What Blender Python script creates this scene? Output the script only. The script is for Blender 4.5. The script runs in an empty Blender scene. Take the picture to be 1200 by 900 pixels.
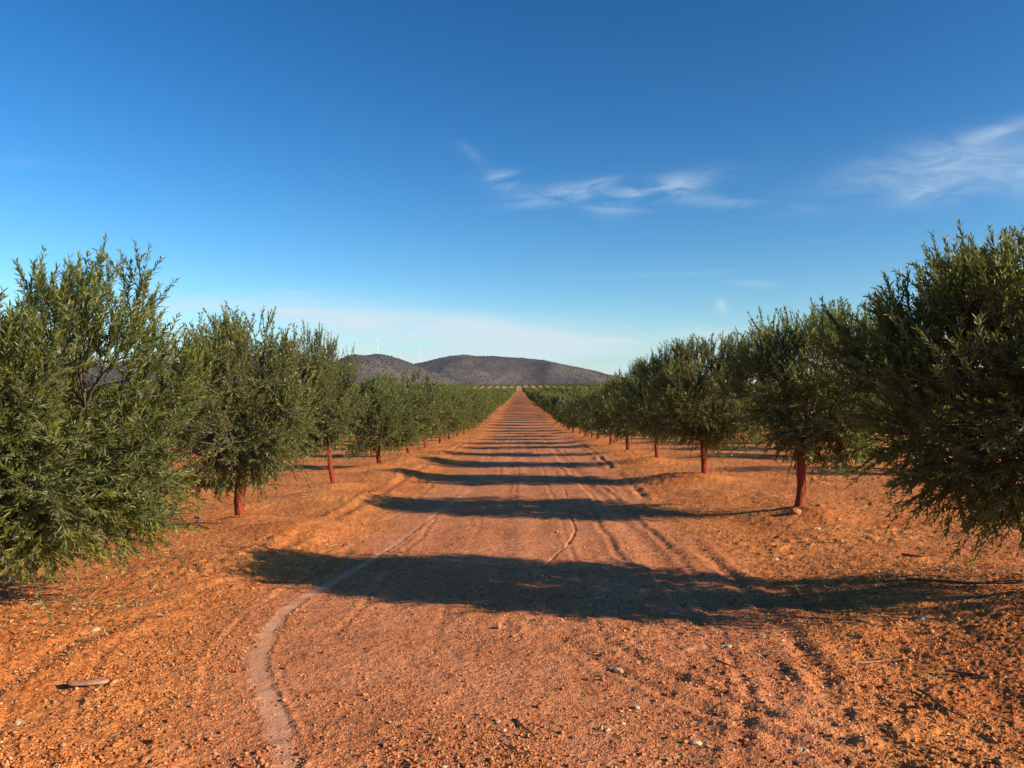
import bpy, math, random
import numpy as np
R = math.radians
rng = np.random.default_rng(11)
random.seed(5)
scene = bpy.context.scene
col = scene.collection
CAM_H = 1.44
SUN_AZ = (0.915, -0.40)          # horizontal direction towards the sun
SUN_EL = R(22.5)

# ------------------------------------------------------------------ noise
_tabs = {}
def vnoise(x, y, freq, seed=0):
    if seed not in _tabs:
        _tabs[seed] = np.random.default_rng(1000 + seed).random((512, 512))
    T = _tabs[seed]
    c, s = math.cos(seed * 1.7 + .5), math.sin(seed * 1.7 + .5)
    X = (x * c - y * s) * freq + 37.3 * seed; Y = (x * s + y * c) * freq + 11.9 * seed
    xi = np.floor(X); yi = np.floor(Y)
    fx = X - xi; fy = Y - yi
    fx = fx * fx * (3 - 2 * fx); fy = fy * fy * (3 - 2 * fy)
    xi = xi.astype(np.int64) & 511; yi = yi.astype(np.int64) & 511
    x1 = (xi + 1) & 511; y1 = (yi + 1) & 511
    a = T[xi, yi]; b = T[x1, yi]; c2 = T[xi, y1]; d = T[x1, y1]
    return (a * (1 - fx) + b * fx) * (1 - fy) + (c2 * (1 - fx) + d * fx) * fy - .5
def fbm(x, y, freq, octs, seed, gain=.5):
    r = 0; a = 1
    for i in range(octs):
        r = r + a * vnoise(x, y, freq * 2.03 ** i, seed + i); a *= gain
    return r

# ------------------------------------------------------------------ terrain
_py = np.arange(-400, 1300, 1.0)
_pc = np.array([(-400, 4), (-60, 1.41), (0, 0), (42, -1.02), (50, -1.2), (60, -1.35), (73, -1.20), (100, -.95), (150, -.45), (208, .13), (400, 1.8), (560, 3.1), (640, 3.5), (700, 4.9), (860, 10.6), (900, 11.0), (960, 9), (1300, 5)])
_pz = np.interp(_py, _pc[:, 0], _pc[:, 1])
_k = np.ones(13) / 13
_pz = np.convolve(np.pad(_pz, 6, mode='reflect', reflect_type='odd'), _k, 'valid')
def profile(y): return np.interp(y, _py, _pz)
def sstep(a, b, v):
    t = np.clip((v - a) / (b - a), 0, 1); return t * t * (3 - 2 * t)
XR, XL, SP = 3.56, -3.70, 5.1
ROWS_R = [XR + 7.26 * i for i in range(0, 60)]
ROWS_L = [XL - 7.26 * i for i in range(0, 60)]
YR0, YL0 = 4.83, 5.18            # nearest tree of either row
mounds = []
for i in range(-1, 9):
    mounds.append((XR, YR0 + SP * i, .10, .55)); mounds.append((XL, YL0 + SP * i, .11, .6))
mounds += [(-2.75, 9.3, .10, .6), (-2.95, 7.4, .06, .5), (-3.3, 13.2, .13, .8), (-3.0, 18, .12, .8), (3.75, 9.6, .06, .3), (-3.6, 4.6, .08, .5), (2.9, 15.5, .1, .7), (3.0, 20.5, .1, .8), (-3.0, 23.3, .12, .9), (-2.9, 28.3, .12, .9), (2.1, 4.9, .03, .25)]
# pale dusty strip (x as function of y)
DY = np.array([2.6, 2.9, 3.26, 3.7, 4.2, 4.65, 5.32, 5.75, 6.22, 7.08, 8.48, 11.0, 16.3, 35, 80])
DX = np.array([-.98, -.93, -.97, -1.16, -1.40, -1.58, -1.70, -1.745, -1.70, -1.56, -1.39, -1.20, -.87, -.60, -.4])
DW = np.array([0, .05, .066, .062, .06, .062, .06, .058, .055, .05, .045, .035, .03, .03, .03])
# thin groove on the right of the road
GY = np.array([3.2, 4.2, 5.5, 6.0, 7.0, 8.2, 9.3, 11, 14, 20, 30, 60])
GX = np.array([.80, .45, .30, .13, .08, .50, .66, .70, .84, .85, 1.1, 1.2])
EY = np.array([2, 3, 4, 5.2, 7, 9.5, 14.6, 20, 27, 45, 90, 900])   # right-hand broken furrow
EX = np.array([1.15, 1.25, 1.6, 1.72, 1.85, 1.9, 2.15, 2.3, 2.6, 2.7, 2.7, 2.7])
LY = np.array([2, 3.5, 4.7, 6.3, 9, 14, 20, 40, 900])
LX = np.array([-2.5, -2.75, -2.85, -2.62, -2.5, -2.5, -2.6, -2.7, -2.7])
def groove(x, y, gy, gx, w, d, lip, s):
    c = np.interp(y, gy, gx) + .06 * vnoise(x * 0, y, 1.3, s) + .03 * vnoise(x * 0, y, 4, s + 1)
    q = (x - c) / w
    return -d * np.exp(-q * q) + lip * (np.exp(-((q - 1.7) ** 2)) + np.exp(-((q + 1.7) ** 2)))
def macro(x, y):
    h = profile(y) + .022 * np.clip(x, -12, 12)
    nearw = 1 - sstep(150, 260, y)
    h = h + nearw * .05 * fbm(x, y, .35, 2, 3)
    # road bed slightly sunk, raised verges
    cx = .1
    side = sstep(1.9, 3.0, np.abs(x - cx))
    h = h + side * (.06 + .10 * vnoise(x, y, .5, 7) + .05 * vnoise(x, y, 1.3, 8)) * nearw
    for mx, my, a, r in mounds:
        h = h + a * np.exp(-((x - mx) ** 2 + (y - my) ** 2) / (r * r))
    return h
def road_mask(x, y):
    l = np.interp(y, DY, DX - .35); l = np.where(y > 9, np.minimum(l, -1.75), l)
    r = np.interp(y, EY, EX)
    wob = .35 * fbm(x, y, 1.1, 3, 21)
    return sstep(-.35, .35, x - l + wob) * (1 - sstep(-.3, .4, x - r + wob))
def fine(x, y):
    near = 1 - sstep(30, 80, y)
    rd = road_mask(x, y)
    rough = 1 - .62 * rd
    # loose disturbed soil patches
    patch = sstep(.02, .3, fbm(x, y, .9, 2, 31))
    patch2 = np.exp(-((x - 1.35 - .4 * (4 - y)) / .75) ** 2) * np.exp(-((y - 3.9) / 1.5) ** 2)
    h = .010 * fbm(x, y, 3.2, 3, 41) * (1 + rough)
    cl = fbm(x, y, 11, 3, 51)
    h = h + rough * (.016 + .018 * patch) * np.maximum(cl, -.15)
    h = h + patch2 * .028 * np.maximum(fbm(x, y, 9, 3, 57), -.1)
    h = h + .0055 * fbm(x, y, 48, 2, 61) * (.6 + rough)
    h = h + .004 * np.maximum(vnoise(x, y, 110, 66), .0) * (1 - sstep(5, 9, y))
    # wheel ruts with tread ridges running along the road
    for i, (rx, w, d) in enumerate([(-.95, .16, .007), (.25, .15, .006), (-.2, .12, .006), (1.35, .14, .014)]):
        h = h + groove(x, y, np.array([0., 500.]), np.array([rx, rx + .2]), w, d, d * .6, 70 + i) * (y > 5.5)
    for i, (rx, w, d) in enumerate([(.98, .035, .007), (1.18, .03, .006), (-.55, .03, .005), (.52, .025, .005), (1.52, .04, .008), (-.1, .025, .004), (-1.2, .03, .005)]):
        h = h + groove(x, y, np.array([0., 30, 500.]), np.array([rx, rx + .1, rx + .3]), w * (1 + .02 * y), d * (1 + .03 * np.minimum(y, 40)), d * .7, 140 + i) * sstep(-.3, .1, vnoise(x * .5, y, .25, 150 + i)) * sstep(4, 6, y)
    # left curved scrape lines, following the pale strip
    for i, off in enumerate([-.55, -.95, -1.3, -.3]):
        h = h + groove(x, y, DY, DX + off, .025, .005, .003, 80 + i) * sstep(-.25, .15, vnoise(x, y, .8, 90 + i)) * (1 - sstep(7, 9, y))
    h = h + groove(x, y, GY, GX, .016, .010, .001, 95) * (.25 + 1.0 * sstep(-.2, .1, vnoise(x, y, .7, 97))) * sstep(6, 7.6, y)
    br = sstep(-.25, .1, vnoise(x * 0, y, .9, 99))
    h = h + groove(x, y, EY, EX, .07, .012, .013, 101) * (.15 + .8 * br) * (1 + 1.0 * fbm(x, y, 4, 3, 103)) * (1 + .6 * sstep(9, 14, y)) + .03 * np.exp(-((x - np.interp(y, EY, EX)) / .25) ** 2) * fbm(x, y, 5, 3, 131) * sstep(8, 12, y)
    h = h + groove(x, y, EY, EX - .42, .04, .006, .006, 104) * sstep(-.2, .2, vnoise(x, y, .6, 105))
    h = h + groove(x, y, LY, LX, .09, .010, .020, 107) * (.2 + .8 * sstep(-.3, .1, vnoise(x * 0, y, .8, 109))) * (1 + .6 * fbm(x, y, 6, 2, 110))
    h = h + groove(x, y, LY, LX + .7, .06, .005, .008, 111) * sstep(-.2, .2, vnoise(x, y, .7, 112))
    # curved tyre scrape lower right
    for i, off in enumerate([0, .22]):
        h = h + groove(x, y, np.array([2.2, 3, 3.6, 4.3, 5.2]), np.array([2.3, 1.45, .95, .5, .2]) + off, .05, .008, .008, 115 + i) * (y < 5.4) * (1 - sstep(4.4, 5.3, y))
    dm = dust_mask(x, y)
    h = h * (1 - dm * .8) - dm * .003
    ddx = x - np.interp(y, DY, DX)
    w = np.interp(y, DY, DW)
    h = h + .005 * np.exp(-((ddx - w * 1.4) / .02) ** 2) * (y < 12) * (1 + 2 * vnoise(x, y, 12, 125))
    return h * near
def dust_mask(x, y):
    d = np.abs(x - np.interp(y, DY, DX) + .022 * vnoise(x, y, 3, 120)) / np.maximum(np.interp(y, DY, DW), 1e-3)
    d = d * (1 + .6 * fbm(x, y, 10, 3, 122))
    return (1 - sstep(.35, 1.45, d)) * (.85 + .5 * vnoise(x, y, 9, 126)) * (.55 + .35 * (1 - sstep(6, 12, y))) * sstep(2.95, 3.25, y) * (y < 60)
def ground_z(x, y):
    x = np.asarray(x, float); y = np.asarray(y, float)
    return macro(x, y) + fine(x, y)

# ------------------------------------------------------------------ helpers
def mesh_np(name, verts, faces, mat=None, smooth=False, face_attr=None, vert_attr=None, mats=None, midx=None):
    """faces: (n,k) array or list of such arrays"""
    if not isinstance(faces, list): faces = [faces]
    me = bpy.data.meshes.new(name)
    verts = np.ascontiguousarray(verts, dtype=np.float32).reshape(-1, 3)
    me.vertices.add(len(verts)); me.vertices.foreach_set('co', verts.ravel())
    loops = np.concatenate([f.ravel() for f in faces]).astype(np.int32)
    tot = np.concatenate([np.full(len(f), f.shape[1]) for f in faces]).astype(np.int32)
    st = np.concatenate([[0], np.cumsum(tot)[:-1]]).astype(np.int32)
    me.loops.add(len(loops)); me.loops.foreach_set('vertex_index', loops)
    me.polygons.add(len(tot)); me.polygons.foreach_set('loop_start', st); me.polygons.foreach_set('loop_total', tot)
    if smooth: me.polygons.foreach_set('use_smooth', np.ones(len(tot), bool))
    for m in (mats or ([mat] if mat else [])): me.materials.append(m)
    if midx is not None: me.polygons.foreach_set('material_index', midx.astype(np.int32))
    for k, v in (face_attr or {}).items():
        a = me.attributes.new(k, 'FLOAT', 'FACE'); a.data.foreach_set('value', v.astype(np.float32))
    for k, v in (vert_attr or {}).items():
        a = me.attributes.new(k, 'FLOAT', 'POINT'); a.data.foreach_set('value', v.astype(np.float32))
    me.update(); me.validate()
    return me
def link(name, me, parent=None, loc=None):
    o = bpy.data.objects.new(name, me); col.objects.link(o)
    if parent: o.parent = parent
    if loc is not None: o.location = loc
    return o
def tag(o, label=None, cat=None, group=None, kind=None):
    if label: o['label'] = label
    if cat: o['category'] = cat
    if group: o['group'] = group
    if kind: o['kind'] = kind
    return o
def nrm(v): return v / np.maximum(np.linalg.norm(v, axis=-1, keepdims=True), 1e-9)
def tubes(paths, radii, sides):
    """paths (n,k,3), radii (n,k) -> verts, quads"""
    n, k, _ = paths.shape
    d = np.gradient(paths, axis=1); d = nrm(d)
    ref = np.where(np.abs(d[..., 2:3]) > .9, np.array([1., 0, 0]), np.array([0, 0, 1.]))
    a = nrm(np.cross(d, ref)); b = np.cross(d, a)
    th = np.arange(sides) / sides * 2 * np.pi
    v = paths[:, :, None] + radii[:, :, None, None] * (a[:, :, None] * np.cos(th)[:, None] + b[:, :, None] * np.sin(th)[:, None])
    idx = np.arange(n * k * sides).reshape(n, k, sides)
    q = np.stack([idx[:, :-1], np.roll(idx, -1, 2)[:, :-1], np.roll(idx, -1, 2)[:, 1:], idx[:, 1:]], -1).reshape(-1, 4)
    return v.reshape(-1, 3), q

# ------------------------------------------------------------------ materials
def newmat(name):
    m = bpy.data.materials.new(name); m.use_nodes = True
    nt = m.node_tree; nt.nodes.clear()
    out = nt.nodes.new('ShaderNodeOutputMaterial')
    return m, nt, out
class N:
    def __init__(s, nt): s.nt = nt
    def __call__(s, t, **kw):
        n = s.nt.nodes.new('ShaderNode' + t)
        for k, v in kw.items():
            if k.startswith('i_'): 
                key = k[2:]; key = int(key) if key.isdigit() else key.replace('_', ' ')
                if isinstance(v, bpy.types.NodeSocket): s.nt.links.new(v, n.inputs[key])
                else: n.inputs[key].default_value = v
            else: setattr(n, k, v)
        return n
    def math(s, op, a, b=None, c=None, clamp=False):
        n = s.nt.nodes.new('ShaderNodeMath'); n.operation = op; n.use_clamp = clamp
        for i, v in enumerate((a, b, c)):
            if v is None: continue
            if isinstance(v, bpy.types.NodeSocket): s.nt.links.new(v, n.inputs[i])
            else: n.inputs[i].default_value = v
        return n.outputs[0]
    def mix(s, f, a, b, bt='MIX'):
        n = s.nt.nodes.new('ShaderNodeMix'); n.data_type = 'RGBA'; n.blend_type = bt
        for i, v in ((0, f), (6, a), (7, b)):
            if isinstance(v, bpy.types.NodeSocket): s.nt.links.new(v, n.inputs[i])
            elif i == 0: n.inputs[0].default_value = v
            else: n.inputs[i].default_value = (*v, 1) if len(v) == 3 else v
        return n.outputs[2]
    def ramp(s, f, stops):
        n = s.nt.nodes.new('ShaderNodeValToRGB'); e = n.color_ramp.elements
        while len(e) < len(stops): e.new(.5)
        for q, (p, c) in zip(e, stops): q.position = p; q.color = (*c, 1) if len(c) == 3 else c
        s.nt.links.new(f, n.inputs[0]); return n.outputs[0]
    def sm(s, a, b, v):
        n = s.nt.nodes.new('ShaderNodeMapRange'); n.interpolation_type = 'SMOOTHSTEP'
        n.inputs[1].default_value = a; n.inputs[2].default_value = b
        s.nt.links.new(v, n.inputs[0]); return n.outputs[0]

def leaf_material():
    m, nt, out = newmat('olive_leaf'); n = N(nt)
    geo = n('NewGeometry'); at = n('Attribute', attribute_name='rnd')
    oi = n('ObjectInfo')
    top = n.ramp(at.outputs['Fac'], [(0, (.058, .082, .008)), (.45, (.135, .155, .018)), (.8, (.245, .24, .042)), (1, (.40, .36, .10))])
    bot = n.ramp(at.outputs['Fac'], [(0, (.10, .120, .045)), (1, (.21, .22, .10))])
    c = n.mix(geo.outputs['Backfacing'], top, bot)
    hv = n('HueSaturation', i_Hue=n.math('MULTIPLY_ADD', oi.outputs['Random'], .03, .485), i_Value=n.math('MULTIPLY_ADD', oi.outputs['Random'], .25, .88), i_Color=c)
    p = n('BsdfPrincipled', i_Base_Color=hv.outputs[0], i_Roughness=.38)
    p.inputs['Specular IOR Level'].default_value = .42
    tr = n('BsdfTranslucent', i_Color=n.mix(1.0, hv.outputs[0], (1.3, 1.5, .55), 'MULTIPLY'))
    ms = n('MixShader', i_0=.40, i_1=p.outputs[0], i_2=tr.outputs[0])
    nt.links.new(ms.outputs[0], out.inputs[0]); return m
def bark_material(name, c1, c2, scale=14, rough=.85, c3=None):
    m, nt, out = newmat(name); n = N(nt)
    tc = n('TexCoord')
    mp = n('Mapping', i_Vector=tc.outputs['Object'], i_Scale=(1, 1, .35))
    no = n('TexNoise', i_Vector=mp.outputs[0], i_Scale=scale, i_Detail=5., i_Roughness=.65)
    n2 = n('TexNoise', i_Vector=mp.outputs[0], i_Scale=scale * 4.5, i_Detail=3.)
    c = n.mix(n.sm(.35, .68, no.outputs[0]), c1, c2)
    if c3: c = n.mix(n.sm(.56, .72, n2.outputs[0]), c, c3)
    bm = n('Bump', i_Strength=.6, i_Distance=.012, i_Height=n.math('ADD', no.outputs[0], n.math('MULTIPLY', n2.outputs[0], .5)))
    p = n('BsdfPrincipled', i_Base_Color=c, i_Roughness=rough, i_Normal=bm.outputs[0])
    nt.links.new(p.outputs[0], out.inputs[0]); return m
def ground_material():
    m, nt, out = newmat('red_soil'); n = N(nt)
    geo = n('NewGeometry'); pos = geo.outputs['Position']
    road = n('Attribute', attribute_name='road').outputs['Fac']
    dust = n('Attribute', attribute_name='dust').outputs['Fac']
    big = n('TexNoise', i_Vector=pos, i_Scale=.9, i_Detail=4., i_Roughness=.6)
    mid = n('TexNoise', i_Vector=pos, i_Scale=7., i_Detail=5., i_Roughness=.65)
    fin = n('TexNoise', i_Vector=pos, i_Scale=70., i_Detail=4., i_Roughness=.7)
    grit = n('TexVoronoi', i_Vector=pos, i_Scale=85.); grit.feature = 'F1'
    grit2 = n('TexVoronoi', i_Vector=pos, i_Scale=38.)
    side = n.mix(n.sm(.3, .7, big.outputs[0]), SOIL_A, SOIL_B)
    rd = n.mix(n.sm(.3, .7, big.outputs[0]), ROAD_A, ROAD_B)
    c = n.mix(road, side, rd)
    c = n.mix(n.math('MULTIPLY', n.sm(.45, .75, mid.outputs[0]), .5), c, n.mix(1.0, c, (.66, .58, .52), 'MULTIPLY'))
    c = n.mix(n.math('MULTIPLY', n.sm(.5, .8, fin.outputs[0]), .55), c, n.mix(1.0, c, (1.35, 1.45, 1.5), 'MULTIPLY'))
    # grit colour per voronoi cell
    sp = n('SeparateColor', i_Color=grit2.outputs['Color'])
    c = n.mix(n.math('MULTIPLY', n.math('GREATER_THAN', sp.outputs[0], .72), .38), c, (.50, .27, .12))
    c = n.mix(n.math('MULTIPLY', n.math('LESS_THAN', sp.outputs[1], .18), .45), c, (.12, .045, .022))
    c = n.mix(n.math('MULTIPLY', n.sm(640., 720., n('SeparateXYZ', i_0=pos).outputs[1]), .6), c, (.72, .42, .20))
    dn = n.mix(n.sm(.35, .65, mid.outputs[0]), (.58, .285, .165), (.66, .36, .225))
    c = n.mix(dust, c, dn)
    hsum = n.math('ADD', n.math('MULTIPLY', fin.outputs[0], .6), n.math('MULTIPLY', n.sm(.0, .55, grit.outputs['Distance']), -.35))
    hsum = n.math('ADD', hsum, n.math('MULTIPLY', mid.outputs[0], 1.0))
    bs = n.math('MULTIPLY_ADD', dust, -.75, .85)
    bm = n('Bump', i_Distance=.018, i_Strength=bs, i_Height=hsum)
    p = n('BsdfPrincipled', i_Base_Color=c, i_Roughness=.95, i_Normal=bm.outputs[0])
    p.inputs['Specular IOR Level'].default_value = .15
    nt.links.new(p.outputs[0], out.inputs[0]); return m
def rnd_material(name, stops, rough=.9, attr='rnd'):
    m, nt, out = newmat(name); n = N(nt)
    at = n('Attribute', attribute_name=attr)
    c = n.ramp(at.outputs['Fac'], stops)
    p = n('BsdfPrincipled', i_Base_Color=c, i_Roughness=rough)
    p.inputs['Specular IOR Level'].default_value = .2
    nt.links.new(p.outputs[0], out.inputs[0]); return m
def stone_material(name, c1, c2, scale=30):
    return bark_material(name, c1, c2, scale)
def plain(name, c, rough=.5):
    m, nt, out = newmat(name); n = N(nt)
    tc = n('TexCoord'); no = n('TexNoise', i_Vector=tc.outputs['Object'], i_Scale=.6)
    p = n('BsdfPrincipled', i_Base_Color=n.mix(no.outputs[0], tuple(q * .9 for q in c), c), i_Roughness=rough)
    nt.links.new(p.outputs[0], out.inputs[0]); return m

SOIL_A, SOIL_B = (.50, .148, .038), (.66, .248, .070)
ROAD_A, ROAD_B = (.53, .185, .074), (.65, .255, .118)
M_leaf = leaf_material()
M_trunk = bark_material('red_painted_bark', (.17, .026, .010), (.29, .046, .014), 16, .9, (.10, .022, .012))
M_branch = bark_material('olive_bark', (.065, .05, .035), (.13, .10, .07), 22)
M_ground = ground_material()

# ------------------------------------------------------------------ ground sheet
def build_ground():
    f, hh = 906., 1.42
    ypx = np.arange(1250, 492, -1.0)
    ypx = np.concatenate([np.arange(1500, 905, -3.), np.arange(905, 495, -.55)])
    yy = f * hh / (ypx - 483.3)
    last = yy[-1]
    far = [last]
    while far[-1] < 1300: far.append(far[-1] * 1.012)
    while far[-1] < 12000: far.append(far[-1] * 1.12)
    back = -np.array([400, 200, 100, 50, 25, 12, 7, 4, 2.5, 1.5, .8, .3, -.1, -.4, -.7, -.95])
    back = back[back < yy[0] - .05]
    Y = np.concatenate([back, yy, far[1:]])
    w = np.maximum(.78 * np.maximum(Y, 0), 2.0)
    w = np.minimum(w, 3000)
    t = np.linspace(-1, 1, 1100)
    s = np.linspace(0, 1, 42)[1:] ** 3.2
    core = t[None] * w[:, None]
    rt = w[:, None] + (12000 - w[:, None]) * s[None]
    X = np.concatenate([-rt[:, ::-1], core, rt], 1)
    YY = np.repeat(Y[:, None], X.shape[1], 1)
    x = X.ravel(); y = YY.ravel()
    z = ground_z(x, y)
    rd = np.where(y < 900, road_mask(x, y), 0)
    rd = rd * (1 - .75 * sstep(45, 110, y))
    dm = dust_mask(x, y)
    a, b = X.shape
    idx = np.arange(a * b).reshape(a, b)
    q = np.stack([idx[:-1, :-1], idx[:-1, 1:], idx[1:, 1:], idx[1:, :-1]], -1).reshape(-1, 4)
    me = mesh_np('ground', np.stack([x, y, z], 1), q, M_ground, True, vert_attr={'road': rd, 'dust': dm})
    o = link('ground', me); tag(o, kind='structure')
build_ground()

# ------------------------------------------------------------------ stones / gravel
def octa():
    v = np.array([(1, 0, 0), (-1, 0, 0), (0, 1, 0), (0, -1, 0), (0, 0, 1), (0, 0, -1)], float)
    f = np.array([(0, 2, 4), (2, 1, 4), (1, 3, 4), (3, 0, 4), (2, 0, 5), (1, 2, 5), (3, 1, 5), (0, 3, 5)])
    return v, f
def scatter_blobs(px, py, size, seed, sink=.3, flat=.7):
    g = np.random.default_rng(seed); n = len(px)
    v, f = octa()
    V = v[None] * (size[:, None, None] * g.uniform(.55, 1.35, (n, 6, 1)))
    V = V + g.normal(0, .18, (n, 6, 3)) * size[:, None, None]
    V[..., 2] *= flat
    a = g.uniform(0, 2 * np.pi, n); c, s = np.cos(a), np.sin(a)
    X = V[..., 0] * c[:, None] - V[..., 1] * s[:, None]; Yv = V[..., 0] * s[:, None] + V[..., 1] * c[:, None]
    Z = V[..., 2] + (ground_z(px, py) + size * (flat - sink))[:, None]
    P = np.stack([X + px[:, None], Yv + py[:, None], Z], -1).reshape(-1, 3)
    F = (f[None] + 6 * np.arange(n)[:, None, None]).reshape(-1, 3)
    return P, F, np.repeat(g.random(n), 8)
M_grit = rnd_material('soil_grit', [(0, (.20, .055, .020)), (.4, (.46, .15, .050)), (.8, (.58, .25, .09)), (.97, (.62, .36, .17)), (1, (.66, .48, .30))])
def fan_points(n, ymin, ymax, g, power=1.0):
    u = g.random(n); iy = 1 / ymax + u ** power * (1 / ymin - 1 / ymax); y = 1 / iy
    x = g.uniform(-1, 1, n) * (.80 * y + .3)
    return x, y
g = np.random.default_rng(77)
x, y = fan_points(190000, 2.3, 22, g)
rd = road_mask(x, y); dm = dust_mask(x, y)
keep = (g.random(len(x)) < (1 - .35 * rd)) & (g.random(len(x)) > dm * .93) & (g.random(len(x)) < .25 + 1.1 * sstep(-.25, .3, fbm(x, y, 1.6, 3, 140)))
x, y = x[keep], y[keep]
sz = np.clip(np.exp(g.normal(-5.68, .50, len(x))), .0015, .013) + y * .00016
P, F, a = scatter_blobs(x, y, sz, 1)
tag(link('soil_gravel', mesh_np('soil_gravel', P, F, M_grit, face_attr={'rnd': a})), 'fine red and golden gravel strewn over the bare soil', 'gravel', kind='stuff')
x, y = fan_points(2600, 2.4, 26, g)
keep = (g.random(len(x)) < (1 - .75 * road_mask(x, y))) & (dust_mask(x, y) < .1)
x, y = x[keep], y[keep]
sz = np.clip(np.exp(g.normal(-4.6, .38, len(x))), .006, .032)
P, F, a = scatter_blobs(x, y, sz, 2, .35)
tag(link('soil_clods', mesh_np('soil_clods', P, F, M_grit, face_attr={'rnd': a * .9})), 'small crumbly clods of red earth scattered on the verges', 'clods', kind='stuff')

# leaf litter and dry grass
M_litter = rnd_material('dry_litter', [(0, (.06, .035, .018)), (.4, (.20, .12, .05)), (.8, (.38, .27, .12)), (1, (.50, .40, .22))])
def litter(n, seed):
    g = np.random.default_rng(seed)
    x, y = fan_points(n * 6, 2.6, 34, g)
    side = np.maximum(np.exp(-((x - 3.3) / 1.5) ** 2), np.exp(-((x + 3.3) / 1.3) ** 2)) + .025
    pt = sstep(.0, .3, fbm(x, y, .8, 3, 150))
    spot = 1.5 * np.exp(-(((x - 3.3) / 1.1) ** 2 + ((y - 6.0) / .35) ** 2)) + 1.2 * np.exp(-(((x - 3.9) / .9) ** 2 + ((y - 9.6) / .8) ** 2)) + 1.2 * np.exp(-(((x + 3.2) / .6) ** 2 + ((y - 5.6) / .7) ** 2)) + np.exp(-(((x + 2.6) / .3) ** 2 + ((y - 7.4) / .5) ** 2))
    k = (g.random(len(x)) < side * pt * .5 + spot * .6) & (dust_mask(x, y) < .1)
    x, y = x[k][:n], y[k][:n]; m = len(x)
    L = g.uniform(.015, .06, m) * (1 + 1.5 * (g.random(m) < .06)); W = g.uniform(.002, .005, m) + y * .00012
    a = g.uniform(0, 2 * np.pi, m); d = np.stack([np.cos(a), np.sin(a), g.normal(0, .22, m)], 1)
    s = np.stack([-np.sin(a), np.cos(a), g.normal(0, .5, m)], 1)
    c = np.stack([x, y, ground_z(x, y) + .006 + L * .12], 1)
    up = np.array([0, 0, 1.]) * (L * .12)[:, None]
    V = np.stack([c - d * L[:, None] / 2, c + s * W[:, None] + up * .6, c + d * L[:, None] / 2, c - s * W[:, None] + up * .5], 1).reshape(-1, 3)
    F = np.arange(m * 4).reshape(m, 4)
    tag(link('leaf_litter', mesh_np('leaf_litter', V, F, M_litter, face_attr={'rnd': g.random(m)})), 'dry leaves, twiglets and straw lying along the tree rows', 'leaf litter', kind='stuff')
litter(24000, 9)

def make_stone(name, loc, r, mat, label, cat, flat=.65, stretch=1.0, rot=0, seed=0, group=None, rough=.22):
    import bmesh
    bm = bmesh.new(); bmesh.ops.create_icosphere(bm, subdivisions=3, radius=1)
    g = np.random.default_rng(seed)
    v = np.array([q.co[:] for q in bm.verts])
    k = nrm(g.normal(0, 1, (9, 3))); dd = g.uniform(.62, .9, 9)
    for a, b in zip(k, dd):                      # chip flat facets
        t = v @ a; v = v - np.maximum(t - b, 0)[:, None] * a
    v = v * (1 + rough * .5 * np.sin(v[:, [1]] * 4 + seed) * np.cos(v[:, [0]] * 3.3 + v[:, [2]] * 3)) + g.normal(0, .028, v.shape)
    v = v * np.array([stretch, 1, flat])
    for q, c in zip(bm.verts, v): q.co = c * r
    me = bpy.data.meshes.new(name); bm.to_mesh(me); bm.free(); me.materials.append(mat)
    me.polygons.foreach_set('use_smooth', np.ones(len(me.polygons), bool)) if r > .06 else None
    x, y = loc
    o = link(name, me, None, (x, y, float(ground_z(x, y)) + r * flat * .2)); o.rotation_euler = (0.05, .04, rot)
    tag(o, label, cat, group); return o
def px2g(px, py):
    z = 906 * 1.42 / (py - 483.3); return ((px - 608.5) / 906 * z, z)
M_clod = stone_material('clod_earth', (.36, .10, .03), (.52, .19, .065), 25)
M_pale = stone_material('pale_stone', (.46, .33, .22), (.62, .49, .36), 40)
M_tan = stone_material('tan_stone', (.42, .26, .15), (.58, .40, .25), 30)
M_dkstone = stone_material('dark_stone', (.13, .06, .035), (.24, .11, .06), 30)
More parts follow.
